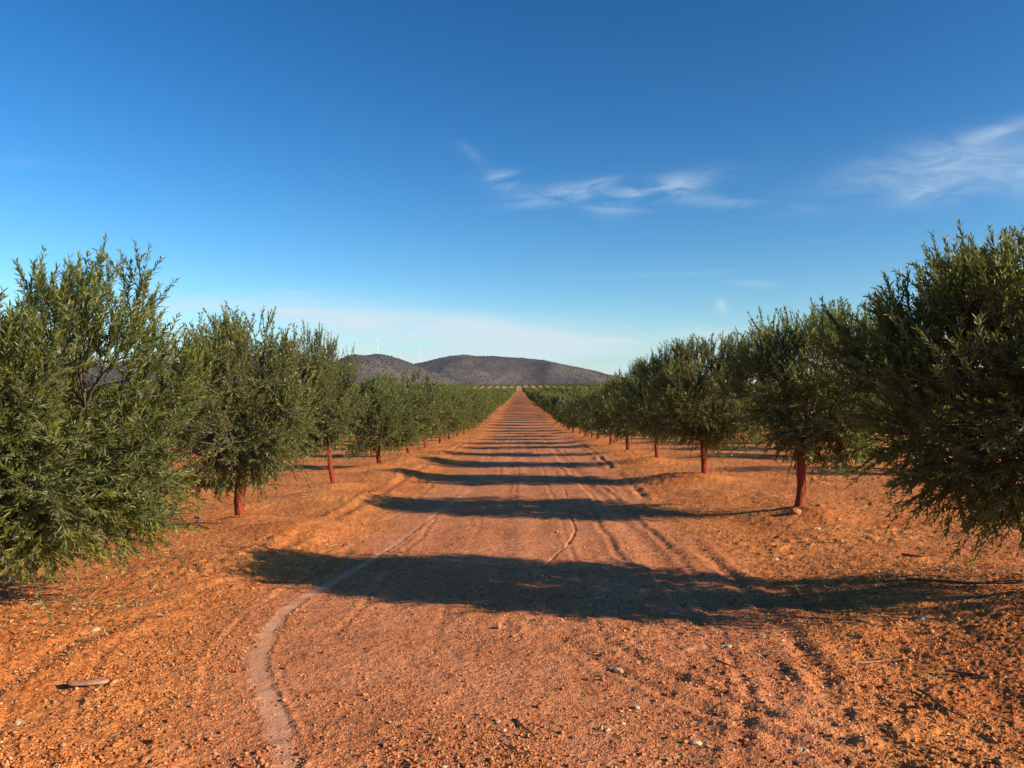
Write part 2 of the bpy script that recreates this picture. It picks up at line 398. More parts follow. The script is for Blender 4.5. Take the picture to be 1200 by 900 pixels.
stones = [
 (930, 617, .075, M_clod, 'large red earth clod at the foot of the first right trunk', 'clod', .7, 1.2),
 (958, 611, .07, M_clod, 'smooth red earth lump just right of the first right trunk', 'clod', .6, 1.3),
 (955, 628, .035, M_pale, 'pale flat stone in front of the first right trunk', 'stone', .5, 1.4),
 (745, 827, .016, M_pale, 'small cream stone alone on the road ahead, lower centre right', 'stone', .7, 1.1),
 (724, 785, .026, M_tan, 'tan angular stone at the left end of the rough clod patch', 'stone', .7, 1.3),
 (744, 778, .022, M_clod, 'reddish stone touching the clod patch beside the tan stone', 'stone', .7, 1.1),
 (711, 852, .015, M_pale, 'cream pebble nearest the bottom edge of the road centre', 'pebble', .7, 1.2),
 (814, 866, .018, M_pale, 'whitish pebble in the rough soil at lower right', 'pebble', .7, 1.5),
 (938, 876, .022, M_tan, 'tan pebble in the furrow at the bottom right', 'pebble', .7, 1.2),
 (852, 758, .018, M_pale, 'pale pebble at the edge of the dark furrow', 'pebble', .7, 1.1),
 (907, 657, .028, M_tan, 'tan stone lying between the two nearest right shadows', 'stone', .6, 1.5),
 (232, 662, .030, M_dkstone, 'dark brown stone on smooth soil below the first left trunk', 'stone', .7, 1.2),
 (168, 640, .03, M_clod, 'hollow red clod casting a dark spot beside the hanging left branches', 'clod', .7, 1.2),
 (110, 732, .030, M_tan, 'tan stone on the left verge berm', 'stone', .6, 1.3),
 (22, 834, .022, M_tan, 'orange tan pebble at the lower left edge of the picture', 'pebble', .7, 1.2),
 (1076, 737, .03, M_pale, 'light stone beside the pruned twigs on the right verge', 'stone', .6, 1.4),
 (583, 840, .014, M_pale, 'tiny whitish pebble on the road left of the dark twig', 'pebble', .7, 1.2),
 (1000, 780, .018, M_tan, 'tan pebble beside the long stick on the right verge', 'pebble', .7, 1.2),
]
for i, (a, b, r, m, lab, cat, fl, st) in enumerate(stones):
    make_stone({'clod': 'earth_clod', 'stone': 'stone', 'pebble': 'pebble'}[cat], px2g(a, b), r, m, lab, cat, fl, st, i * 1.3, i)
# piece of bark on the left
M_barkpiece = bark_material('dead_bark', (.26, .12, .065), (.42, .22, .13), 18)
def make_barkpiece():
    g = np.random.default_rng(4); n, k = 15, 7
    u = np.linspace(-1, 1, n); v = np.linspace(-1, 1, k)
    U, V = np.meshgrid(u, v, indexing='ij')
    wid = .028 * np.sqrt(np.clip(1 - np.abs(U) ** 3, 0.02, 1)) * (1 + .15 * np.sin(U * 5))
    X = U * .105; Yv = V * wid * 1.25 + .003 * np.sin(U * 3); Z = .010 * (1 - V ** 2) + .002 * np.sin(U * 4) + g.normal(0, .0008, U.shape)
    top = np.stack([X, Yv, Z + .006], -1).reshape(-1, 3); bot = np.stack([X, Yv, Z - .002], -1).reshape(-1, 3)
    idx = np.arange(n * k).reshape(n, k)
    q = np.stack([idx[:-1, :-1], idx[1:, :-1], idx[1:, 1:], idx[:-1, 1:]], -1).reshape(-1, 4)
    q2 = q[:, ::-1] + n * k
    rim = np.concatenate([idx[:, 0], idx[-1, 1:], idx[-2::-1, -1], idx[0, -2:0:-1]]); r2 = np.roll(rim, -1)
    q3 = np.stack([rim, rim + n * k, r2 + n * k, r2], -1)
    me = mesh_np('bark_piece', np.concatenate([top, bot]), np.concatenate([q, q2, q3]), M_barkpiece, True)
    x, y = px2g(103, 791); o = link('bark_piece', me, None, (x, y, float(ground_z(x, y)) + .008)); o.rotation_euler = (0, .03, .18)
    tag(o, 'flat reddish brown piece of bark lying alone on the left verge', 'bark')
make_barkpiece()
M_stick = bark_material('dry_stick', (.07, .042, .028), (.16, .10, .065), 30)
M_stick2 = bark_material('pale_stick', (.30, .17, .10), (.42, .27, .17), 30)
def make_stick(name, a, b, r, label, mat, seed, lift=.012, forks=0, cat='stick'):
    g = np.random.default_rng(seed)
    p0 = np.array(px2g(*a)); p1 = np.array(px2g(*b)); k = 8
    t = np.linspace(0, 1, k)[:, None]; P = p0 + (p1 - p0) * t
    L = np.linalg.norm(p1 - p0); nv = np.array([-(p1 - p0)[1], (p1 - p0)[0]]) / L
    P = P + nv * (L * .05 * np.sin(t * 5 + seed) + g.normal(0, L * .012, (k, 1)))
    Z = -.004 + np.max(ground_z(P[:, 0], P[:, 1])) * .5 + ground_z(P[:, 0], P[:, 1]) * .5 + lift
    paths = [np.column_stack([P, Z])]; rad = [r * np.linspace(1, .45, k)]
    for j in range(forks):
        i0 = int(g.integers(2, 6)); s = paths[0][i0]; d = nrm(np.append((p1 - p0) * 1.0 + nv * g.choice([-1, 1]) * L * .7, 0)); d[2] = g.uniform(.05, .35)
        q = s + d * np.linspace(0, L * g.uniform(.2, .4), k)[:, None]; paths.append(q); rad.append(r * .5 * np.linspace(1, .4, k))
    base = paths[0][0].copy()
    V, F = tubes(np.array(paths) - base, np.array(rad) * .72, 6)
    o = link(name, mesh_np(name, V, F, mat, True), None, base); tag(o, label, cat)
make_stick('stick', (222, 606), (246, 622), .022, 'short thick dark stick left of the first left trunk', M_stick, 1, .02, 1)
make_stick('stick', (1060, 706), (1215, 712), .020, 'long pruned branch along the right verge at the picture edge', M_stick, 2, .03, 3, 'branch')
make_stick('stick', (606, 838), (624, 857), .008, 'dark curled twig on the road at bottom centre', M_stick, 3, .01, 0, 'twig')
make_stick('stick', (592, 866), (607, 878), .007, 'dark straight twig by the lower edge of the road', M_stick, 4, .01, 0, 'twig')
make_stick('stick', (1003, 780), (1064, 778), .006, 'thin pale reddish stick lying level on the right verge', M_stick2, 5, .01, 0)
make_stick('stick', (1102, 796), (1152, 806), .012, 'dark stick beyond the pale one near the right edge', M_stick, 6, .012, 1)
make_stick('stick', (1068, 812), (1120, 842), .011, 'slanting dark stick low on the right verge', M_stick, 7, .012, 0)
make_stick('stick', (953, 642), (990, 644), .008, 'thin stick just in front of the first right tree', M_stick, 8, .012, 0)
make_stick('stick', (1054, 664), (1076, 668), .02, 'short dark stick below the low right branches', M_stick, 9, .012, 0)
make_stick('stick', (1035, 692), (1095, 712), .007, 'crooked twig at the left end of the pruned branch', M_stick2, 10, .02, 3, 'twig')
make_stick('stick', (838, 776), (862, 786), .009, 'little dark stick beside the broken furrow', M_stick, 12, .01, 0)

# ------------------------------------------------------------------ olive trees
def envelope_r(d, lob, amp, a, up, dn):
    vert = np.where(d[..., 2] > 0, up, dn)
    r = 1 / np.sqrt((d[..., 0] ** 2 + d[..., 1] ** 2) / a ** 2 + (d[..., 2] / vert) ** 2)
    k = np.zeros(d.shape[:-1])
    for c, w in lob: k = k + w * np.exp((d @ c - 1) * 7)
    return r * (1 + amp * k)
def olive_meshes(seed, n_nodes, per_node, n_leaf, ll, lw, folded, twigs=True, a=1.22, H=2.7, low=.45, whips=26, lean=(0, 0), trunk_h=.6, tr=.060):
    g = np.random.default_rng(seed)
    ch = low + (H - low) * .42; up = (H - ch) * .93; dn = ch - low
    C = np.array([lean[0], lean[1], ch])
    lob = [(nrm(g.normal(0, 1, 3)), g.uniform(-1, 1)) for _ in range(16)]
    # nodes
    d = nrm(g.normal(0, 1, (n_nodes, 3)) * np.array([1, 1, .95]))
    rho = .84 * g.random(n_nodes) ** (1 / 2.8)
    er = envelope_r(d, lob, .30, a, up, dn)
    nodes = C + d * (er * rho)[:, None]
    # limbs
    top = np.array([lean[0] * .25, lean[1] * .25, trunk_h])
    nl = 6; th = np.arange(nl) / nl * 2 * np.pi + g.uniform(-.3, .3, nl)
    lims = []
    for i in range(nl):
        e = C + np.array([math.cos(th[i]) * a * .42, math.sin(th[i]) * a * .42, up * g.uniform(.05, .45)])
        t = np.linspace(0, 1, 6)[:, None]
        mid = top * .55 + e * .45 + np.array([math.cos(th[i]), math.sin(th[i]), -.6]) * .10
        lims.append((1 - t) ** 2 * top + 2 * t * (1 - t) * mid + t ** 2 * e)
    lims = np.array(lims)
    V1, F1 = tubes(lims, np.tile(np.linspace(tr * .5, tr * .11, 6), (nl, 1)), 6)
    lp = lims[:, 1:].reshape(-1, 3)
    dist = np.linalg.norm(nodes[:, None] - lp[None], axis=2) + .4 * (lp[None, :, 2] > nodes[:, None, 2])
    s = lp[dist.argmin(1)]
    t = np.linspace(0, 1, 5)[None, :, None]
    midp = (s + nodes) / 2 + np.array([0, 0, .08]) + g.normal(0, .04, s.shape)
    sec = (1 - t) ** 2 * s[:, None] + 2 * t * (1 - t) * midp[:, None] + t ** 2 * nodes[:, None]
    V2, F2 = tubes(sec, np.tile(np.linspace(.012, .005, 5), (n_nodes, 1)), 4)
    Vb = np.concatenate([V1, V2]); Fb = np.concatenate([F1, F2 + len(V1)])
    # shoots
    ni = np.repeat(np.arange(n_nodes), per_node); ns = len(ni)
    base = nodes[ni] + g.normal(0, .07, (ns, 3))
    outw = nrm(nodes[ni] - C + np.array([0, 0, .15]))
    hz = np.clip((nodes[ni][:, 2] - C[2]) / up, -1, 1)
    upv = np.where(hz > -.2, .35 + .55 * np.clip(hz, 0, 1), -.15)[:, None] * np.array([0, 0, 1.])
    dirs = nrm(outw * .55 + g.normal(0, .50, (ns, 3)) + upv * 1.15 + (g.random((ns, 1)) < .3) * np.array([0, 0, .5]))
    ln = g.uniform(.20, .42, ns)
    bend = np.where(hz > -.3, .10, -.16)[:, None] * np.array([0, 0, 1.]) + g.normal(0, .05, (ns, 3))
    # top whips
    if whips:
        wi = g.choice(np.where((nodes[:, 2] > C[2] + up * .15))[0], whips)
        base = np.concatenate([base, nodes[wi]])
        dirs = np.concatenate([dirs, nrm(nrm(nodes[wi] - C) * .45 + np.array([0, 0, 1.]) + g.normal(0, .16, (whips, 3)))])
        ln = np.concatenate([ln, g.uniform(.30, .52, whips)])
        bend = np.concatenate([bend, g.normal(0, .05, (whips, 3))])
        # hanging sprays below
        lo = np.where(nodes[:, 2] < C[2] - dn * .25)[0]
        if len(lo):
            hk = whips; hi = g.choice(lo, hk)
            base = np.concatenate([base, nodes[hi]]); dirs = np.concatenate([dirs, nrm(nrm(nodes[hi] - C) * np.array([1, 1, .4]) + np.array([0, 0, -.3]) + g.normal(0, .2, (hk, 3)))])
            ln = np.concatenate([ln, g.uniform(.35, .55, hk)]); bend = np.concatenate([bend, np.tile([0, 0, -.3], (hk, 1))])
    ns = len(base)
    bend = bend * ln[:, None]
    # keep within the envelope (noisy)
    tip = base + dirs * ln[:, None]
    dt = tip - C; rt = np.linalg.norm(dt, axis=1); lim = envelope_r(nrm(dt), lob, .30, a, up, dn) * np.where(np.arange(ns) >= ns - 2 * whips, 1.22, g.uniform(.95, 1.12, ns))
    k = rt < lim
    k &= (tip[:, 2] > low * .55)
    base, dirs, ln, bend = base[k], dirs[k], ln[k], bend[k]; ns = len(base)
    tt = np.linspace(0, 1, 4)[None, :, None]
    sp = base[:, None] + dirs[:, None] * ln[:, None, None] * tt + bend[:, None] * tt ** 2
    if twigs:
        V3, F3 = tubes(sp, np.tile([.0042, .0034, .0026, .0012], (ns, 1)) * (1 if folded else 1.25), 3)
        Fb = np.concatenate([Fb, F3 + len(Vb)]); Vb = np.concatenate([Vb, V3])
    # leaves
    npair = n_leaf // 2
    u = (np.arange(npair) + .5) / npair
    u = .10 + .92 * u[None] ** .85 + g.normal(0, .012, (ns, npair))
    pos = base[:, None] + dirs[:, None] * (ln[:, None] * u)[..., None] + bend[:, None] * (u ** 2)[..., None]
    tan = nrm(dirs[:, None] * ln[:, None, None] + 2 * bend[:, None] * u[..., None])
    ref = nrm(np.cross(tan, nrm(g.normal(0, 1, (ns, 1, 3)))))
    bi = np.cross(tan, ref)
    ph = (np.arange(npair) * (np.pi / 2 + .25))[None, :, None] + g.normal(0, .25, (ns, npair, 1))
    side = ref * np.cos(ph) + bi * np.sin(ph)
    side = np.stack([side, -side], 2); tan2 = np.repeat(tan[:, :, None], 2, 2)
    ang = g.normal(R(34), R(12), side.shape[:3])[..., None]
    fade = np.clip(1.6 - u, 0.55, 1)[:, :, None, None]
    ang = ang * (.55 + .45 * fade)
    ld = nrm(tan2 * np.cos(ang) + side * np.sin(ang) + g.normal(0, .10, side.shape))
    nm = nrm(tan2 - ld * np.sum(tan2 * ld, -1, keepdims=True) + g.normal(0, .30, side.shape))
    wv = nrm(np.cross(ld, nm)); nm = np.cross(wv, ld)
    P = np.repeat(pos[:, :, None], 2, 2)
    L = ll * g.uniform(.75, 1.2, P.shape[:3])[..., None] * (.6 + .4 * fade); W = lw * g.uniform(.8, 1.2, P.shape[:3])[..., None]
    P, ld, nm, wv, L, W = [q.reshape(-1, q.shape[-1]) for q in (P, ld, nm, wv, L, W)]
    nlv = len(P); rnd = g.random(nlv) * .75 + .25 * np.repeat(np.repeat(g.random(ns), npair), 2)
    tipw = np.repeat(u.ravel(), 2); rnd = np.clip(rnd * .85 + .22 * np.clip(tipw - .7, 0, 1) / .3, 0, 1)
    if folded:
        m1 = P + ld * L * .33 - nm * W * .1; 
        v = np.stack([P, P + ld * L * .35 + wv * W * .5 + nm * W * .15, P + ld * L * .72 + wv * W * .38 + nm * W * .1 - nm * L * .02, P + ld * L - nm * L * .06,
                      P + ld * L * .72 - wv * W * .38 + nm * W * .1 - nm * L * .02, P + ld * L * .35 - wv * W * .5 + nm * W * .15], 1)
        f0 = np.array([[0, 3, 2, 1], [0, 5, 4, 3]])
        Fl = (f0[None] + 6 * np.arange(nlv)[:, None, None]).reshape(-1, 4); rf = np.repeat(rnd, 2)
    else:
        v = np.stack([P, P + ld * L * .45 + wv * W * .5, P + ld * L - nm * L * .04, P + ld * L * .45 - wv * W * .5], 1)
        Fl = np.arange(nlv * 4).reshape(-1, 4)[:, ::-1]; rf = rnd
    return (Vb, Fb), (v.reshape(-1, 3), Fl, rf), top
def trunk_mesh(top, tr, seed, sides=14):
    g = np.random.default_rng(seed); k = 12
    t = np.linspace(0, 1, k)
    path = np.stack([top[0] * t + .02 * np.sin(t * 5 + seed), top[1] * t + .02 * np.cos(t * 4 + seed), -.08 + (top[2] + .12) * t], 1)
    rad = tr * (1 - .22 * t + .35 * np.exp(-t * 9) + .18 * np.exp(-((t - 1) * 6) ** 2))
    V, F = tubes(path[None], rad[None], sides)
    V = V.reshape(k, sides, 3); cen = path[:, None]
    th = np.arange(sides) / sides * 2 * np.pi
    V = cen + (V - cen) * (1 + .10 * np.sin(th * 3 + seed)[None, :, None] + .05 * g.normal(0, 1, (k, sides, 1)))
    idx = np.arange(k * sides).reshape(k, sides)
    return V.reshape(-1, 3), [F, idx[-1][None, :]]
def make_olive(seed, cfg, tr=.060):
    (Vb, Fb), (Vl, Fl, rl), top = olive_meshes(seed, tr=tr, **cfg)
    tv, tf = trunk_mesh(top, tr, seed)
    return dict(trunk=mesh_np('trunk', tv, tf, M_trunk, True), branches=mesh_np('branches', Vb, Fb, M_branch, True),
                crown=mesh_np('crown', Vl, Fl, M_leaf, False, face_attr={'rnd': rl}))
def cfg(nn, pn, nlf, ll, lw, fold, tw=True, **k):
    d = dict(n_nodes=nn, per_node=pn, n_leaf=nlf, ll=ll, lw=lw, folded=fold, twigs=tw); d.update(k); return d
ntree = [0]
def place(meshes, x, y, h_scale, w_scale, rot, label, group, parts=('trunk', 'branches', 'crown')):
    e = bpy.data.objects.new('olive_tree', None); col.objects.link(e)
    e.empty_display_size = .3
    e.location = (x, y, float(macro(np.array(x), np.array(y))) - .01); e.rotation_euler = (0, 0, rot); e.scale = (w_scale, w_scale, h_scale)
    tag(e, label, 'olive tree', group)
    for p in parts: link(p, meshes[p], e)
    ntree[0] += 1
    return e
GL, GRR = 'olive trees in the row left of the road', 'olive trees in the row right of the road'
# ---- nearest trees, each its own mesh
near = make_olive(101, cfg(155, 25, 34, .058, .0112, True, a=1.55, H=2.72, low=.34, whips=45, lean=(.10, 0)))
place(near, XL, YL0, .91, .98, 0, 'nearest left olive tree, leafy branches hanging low at the picture edge', GL)
near = make_olive(202, cfg(140, 25, 34, .058, .0112, True, a=1.45, H=2.72, low=.42, whips=60))
near_r = place(near, XR, YR0 + .25, .93, 1.05, 0, 'nearest right olive tree, dark drooping foliage cut by the picture edge', GRR)
near_r.scale = (1.05, .80, .93)
M1 = [make_olive(300 + i, cfg(150, 19, 24, .060, .0150, False, a=1.46, H=2.7, low=[.42, .36, .5, .4][i], whips=40, trunk_h=[.66, .58, .7, .6][i], lean=[(.42, 0), (.12, 0), (.25, .0), (.12, .05)][i])) for i in range(4)]
M2 = [make_olive(400 + i, cfg(110, 13, 14, .085, .026, False, a=1.4, H=2.7, low=.42, whips=24, lean=(.12, 0))) for i in range(4)]
M3 = [make_olive(500 + i, cfg(100, 11, 10, .125, .052, False, False, a=1.4, H=2.7, low=.42, whips=14, lean=(.1, 0))) for i in range(4)]
M4 = [make_olive(600 + i, cfg(80, 9, 6, .22, .10, False, False, a=1.4, H=2.7, low=.42, whips=8)) for i in range(3)]
def lod(y, x):
    d = math.hypot(x, y)
    return M1 if d < 24 else M2 if d < 55 else M3 if d < 120 else M4
ORD = ['first', 'second', 'third', 'fourth', 'fifth', 'sixth', 'seventh', 'eighth', 'ninth', 'tenth']
rt = random.Random(3)
LH = {1: (2.90, 1.02), 2: (2.92, .80), 3: (2.5, 1.0), 4: (2.6, 1.0), 5: (2.62, 1.02)}
RH = {1: (2.80, 1.0), 2: (2.74, 1.02), 3: (2.72, .98), 4: (2.6, 1), 5: (2.6, 1)}
LOOK_L = {1: 'spreading olive tree with short red trunk, first trunk seen left of the road', 2: 'tall-topped olive tree on a thin red trunk, second trunk seen along the left row', 3: 'rounded olive tree with slim red trunk, third trunk seen along the left row'}
LOOK_R = {1: 'tall olive tree on leaning red trunk with clods at its foot, right of the road', 2: 'full olive tree on thick straight red trunk, second trunk seen along the right row', 3: 'upright olive tree on short red trunk, third trunk seen along the right row'}
for i in range(1, 48):
    for side, X0, Y0, tab, look, G in ((0, XL, YL0, LH, LOOK_L, GL), (1, XR, YR0, RH, LOOK_R, GRR)):
        y = Y0 + SP * i; nm_ = 'left' if side == 0 else 'right'
        H, w = tab.get(i, (rt.uniform(2.3, 2.85), rt.uniform(.90, 1.12)))
        ms = lod(y, X0); m = ms[(i * 3 + side * 2 + (i // 4)) % len(ms)]
        rot = rt.uniform(-.5, .5) + (math.pi if side == 0 else 0)
        if i == 1: m = M1[2] if side else M1[1]; rot = {0: 3.0, 1: 0.05}[side]
        if i == 2: m = M1[3] if side else M1[0]
        if i == 2 and side == 0: rot = math.pi + .1
        if i in look: lab = look[i]
        elif i < 10: lab = f'small {"lit" if side == 0 else "dark"} olive tree, {ORD[i-1]} trunk seen along the {nm_} roadside row'
        else: lab = f'distant olive tree in the merging far stretch of the {nm_} roadside row'
        place(m, X0 + rt.uniform(-.08, .08) * (i > 3), y + rt.uniform(-.12, .12) * (i > 3), H / 2.7, w, rot, lab, G, ('trunk', 'branches', 'crown') if y < 60 else ('trunk', 'crown'))
# ---- rows behind: nearest ones as things, rest as one mass
cand = []
f = 906.
for side, rows in ((0, ROWS_L), (1, ROWS_R)):
    for r in range(1, 14):
        X0 = rows[r]
        for i in range(0, 60):
            y = (YL0 if side == 0 else YR0) + SP * i
            pxx = 608.5 + f * X0 / y
            if y < 5 or pxx < -60 - 1200 / y or pxx > 1260 + 1200 / y: continue
            cand.append((math.hypot(X0, y) * (1 + .12 * r), side, r, X0, y))
cand.sort()
nth = ['', 'second', 'third', 'fourth', 'fifth']
budget = 298 - ntree[0]
keep = cand[:budget]; used = set((c[1], c[2], round(c[4], 2)) for c in keep)
for d, side, r, X0, y in keep:
    ms = M1 if d < 17 else M2 if d < 38 else M3 if d < 100 else M4
    nm_ = 'left' if side == 0 else 'right'
    lab = f'olive tree in the {nth[r]} row to the {nm_}, glimpsed behind the roadside row' if r < 5 else f'olive tree deep in the orchard to the {nm_}, beyond the fourth row'
    place(ms[rt.randrange(len(ms))], X0 + rt.uniform(-.1, .1), y + rt.uniform(-.15, .15), rt.uniform(.9, 1.05), rt.uniform(.92, 1.06), rt.uniform(0, 6.28), lab, f'olive trees in rows behind the {nm_} roadside row', ('trunk', 'crown'))
# rest of the orchard: one mass
def far_mass():
    g = np.random.default_rng(8)
    pts = []
    for side, rows in ((0, ROWS_L), (1, ROWS_R)):
        Y0 = YL0 if side == 0 else YR0
        for r in range(0, 60):
            for i in range(0, 172):
                y = Y0 + SP * i; X0 = rows[r]
                if (r == 0 and i < 48) or (side, r, round(y, 2)) in used: continue
                if abs(X0) > .74 * y + 6 or y < 12: continue
                if 280 < y < 660 and g.random() < .2: continue
                
                if r > 14 and y < 200 and i % 2: continue
                pts.append((X0 + g.uniform(-.15, .15), y + g.uniform(-.2, .2)))
    pts = np.array(pts); n = len(pts)
    proto_hi = olive_meshes(900, 34, 5, 4, .27, .11, False, False, whips=6)[1]
    proto_lo = []
    for s in range(3): proto_lo.append(olive_meshes(910 + s, 30, 4, 4, .50, .26, False, False, whips=4)[1])
    Vs, Fs, Rs = [], [], []; off = 0
    zb = macro(pts[:, 0], pts[:, 1])
    for s in range(4):
        near = (pts[:, 1] < 150)
        idx = np.where(near)[0] if s == 3 else np.where((~near) & (np.arange(n) % 3 == s))[0]
        v, fc, rr = proto_hi if s == 3 else proto_lo[s]
        if not len(idx): continue
        a = g.uniform(0, 6.28, len(idx)); sc = g.uniform(.85, 1.08, len(idx)); c, sn = np.cos(a), np.sin(a)
        sc = np.where(pts[idx, 1] > 650, sc * .92, sc)
        X = (v[None, :, 0] * c[:, None] - v[None, :, 1] * sn[:, None]) * sc[:, None] + pts[idx, 0][:, None]
        Yv = (v[None, :, 0] * sn[:, None] + v[None, :, 1] * c[:, None]) * sc[:, None] + pts[idx, 1][:, None]
        Z = v[None, :, 2] * sc[:, None] + zb[idx][:, None]
        Vs.append(np.stack([X, Yv, Z], -1).reshape(-1, 3))
        Fs.append((fc[None] + len(v) * np.arange(len(idx))[:, None, None]).reshape(-1, 4) + off); off += len(v) * len(idx)
        Rs.append(np.tile(rr, len(idx)))
    me = mesh_np('distant_orchard', np.concatenate(Vs), np.concatenate(Fs), M_leaf, False, face_attr={'rnd': np.concatenate(Rs)})
    tag(link('distant_orchard', me), 'far rows of olive trees merging into a green mass towards the hills', 'orchard', kind='stuff')
    print('far trees', n, 'faces', len(me.polygons), 'individual', ntree[0])
far_mass()

# dark round trees on the far field edge
def far_tree(px, top_py, y, r, label):
    g = np.random.default_rng(int(px))
    x = (px - 608.5) / 906 * y; zb = float(macro(np.array(x), np.array(float(y))))
    H = (462 - top_py) / 906 * y + CAM_H - zb
    e = bpy.data.objects.new('broadleaf_tree', None); col.objects.link(e); e.location = (x, y, zb)
    tag(e, label, 'tree', 'dark trees standing on the far orchard edge')
    (_, _), (v, fc, rr), top = olive_meshes(int(px), 40, 12, 6, .16, .10, False, False, a=1.3, H=2.7, low=.3, whips=8)
    s = np.array([r / 1.3, r / 1.3, H / 2.7])
    link('crown', mesh_np('crown', v * s, fc, M_darkleaf, face_attr={'rnd': rr}), e)
    tv, tf = trunk_mesh(np.array([0, 0, H * .35]), .35, 3, 8); link('trunk', mesh_np('trunk', tv, tf, M_branch, True), e)
M_darkleaf = rnd_material('dark_foliage', [(0, (.012, .020, .008)), (1, (.035, .050, .018))])
far_tree(536, 450.5, 905, 5.5, 'dark round tree on the far orchard edge, leftmost of two')
far_tree(569, 450.5, 905, 4.2, 'dark round tree on the far orchard edge, closer to the road end')

# ------------------------------------------------------------------ hills
def hills():
    A = np.array([(-500, 452), (-200, 445), (0, 436), (100, 430), (158, 427), (230, 424), (290, 417), (330, 414.5), (350, 418), (375, 429), (390, 432), (402, 429), (420, 423), (436, 417), (447, 415.2), (457, 416.6), (470, 421), (482, 426), (500, 433), (520, 440), (560, 452), (620, 461), (2000, 461)])
    B = np.array([(-500, 470), (380, 462), (430, 446), (465, 434), (480, 428.8), (491, 426.3), (500, 425), (515, 420.5), (532, 417), (545, 415.8), (560, 417.6), (580, 417.8), (610, 419.8), (635, 422.3), (655, 426.5), (680, 431.5), (700, 436), (712, 439), (740, 446), (790, 454), (850, 458), (2000, 461)])
    DA, DB = 3000., 3700.
    X = np.arange(-3400, 2200, 11.); Y = np.concatenate([np.arange(1500, 2300, 40.), np.arange(2300, 4300, 14.), np.arange(4300, 5200, 60.)])
    XX, YY = np.meshgrid(X, Y, indexing='ij')
    def mass(tab, D, wf, wb, s):
        yr = D + 160 * np.sin(XX / 420 + s)
        px = 608.5 + XX / yr * 906; H = (462 - np.interp(px, tab[:, 0], tab[:, 1])) / 906 * yr + CAM_H
        # smooth crest
        d = YY - yr + 90 * fbm(XX, YY, 1 / 300, 2, 200 + s)
        q = np.where(d < 0, -d / wf, d / wb)
        sh = np.where(q < 1, .5 + .5 * np.cos(np.pi * np.clip(q, 0, 1)), 0) ** 1.1
        n = fbm(XX, YY, 1 / 260, 4, 210 + s, .5)
        rid = 1 - np.abs(fbm(XX, YY * .6, 1 / 330, 3, 220 + s)) * 2.2
        return H * sh + (sh * (1 - sh) * 4) * (45 * n + 22 * (rid - .6))
    Z = np.maximum(mass(A, DA, 950, 700, 0), mass(B, DB, 1000, 800, 5))
    Z = Z - 2 + 3.0 * fbm(XX, YY, 1 / 45, 3, 230)
    Z = np.where(YY < 1650, Z - 8, Z)
    a, b = XX.shape; idx = np.arange(a * b).reshape(a, b)
    q = np.stack([idx[:-1, :-1], idx[1:, :-1], idx[1:, 1:], idx[:-1, 1:]], -1).reshape(-1, 4)
    m, nt, out = newmat('scrub_hillside'); n = N(nt)
    geo = n('NewGeometry'); pos = geo.outputs['Position']
    big = n('TexNoise', i_Vector=pos, i_Scale=.004, i_Detail=4.)
    v1 = n('TexVoronoi', i_Vector=pos, i_Scale=.13)
    v2 = n('TexVoronoi', i_Vector=pos, i_Scale=.22)
    sc = n('SeparateColor', i_Color=v1.outputs['Color'])
    c = n.mix(n.sm(.4, .65, big.outputs[0]), (.060, .055, .056), (.108, .092, .082))
    rock = n.math('MULTIPLY', n.math('LESS_THAN', n.math('ADD', sc.outputs[0], n.math('MULTIPLY', big.outputs[0], -.3)), .12), n.math('LESS_THAN', v1.outputs['Distance'], .38))
    c = n.mix(n.math('MULTIPLY', rock, .6), c, (.27, .205, .155))
    c = n.mix(n.math('MULTIPLY', n.sm(.55, .1, v2.outputs['Distance']), .55), c, (.035, .035, .030))
    p = n('BsdfPrincipled', i_Base_Color=c, i_Roughness=.95); p.inputs['Specular IOR Level'].default_value = .1
    nt.links.new(p.outputs[0], out.inputs[0])
    me = mesh_np('hills', np.stack([XX, YY, Z], -1).reshape(-1, 3), q, m, True)
    tag(link('hills', me), kind='structure')
    # scrub bushes
    g = np.random.default_rng(5); nb = 60000
    ix = g.integers(0, a, nb); iy = g.integers(20, b - 20, nb)
    x = XX[ix, iy] + g.uniform(-6, 6, nb); y = YY[ix, iy] + g.uniform(-6, 6, nb); z = Z[ix, iy]
    k = (z > 6) & (np.abs(x) < .75 * y)
    x, y, z = x[k], y[k], z[k]; nb = len(x)
    s = g.uniform(1.4, 3.2, nb) 
    v, f = octa()
    V = v[None] * s[:, None, None] * g.uniform(.7, 1.25, (nb, 6, 1)); V[..., 2] *= .8
    V = V + np.stack([x, y, z + s * .3], -1)[:, None]
    F = (f[None] + 6 * np.arange(nb)[:, None, None]).reshape(-1, 3)
    mb = rnd_material('hill_scrub', [(0, (.016, .018, .014)), (.6, (.038, .036, .028)), (.88, (.08, .07, .05)), (1, (.20, .16, .12))])
    tag(link('hill_scrub', mesh_np('hill_scrub', V.reshape(-1, 3), F, mb, face_attr={'rnd': np.repeat(g.random(nb), 8)})), 'dark low scrub and pale rocks dotting the hillsides', 'scrub', kind='stuff')
    def hz(x, y):
        return float(Z[int(np.argmin(abs(X - x))), int(np.argmin(abs(Y - y)))])
    return hz
hz = hills()

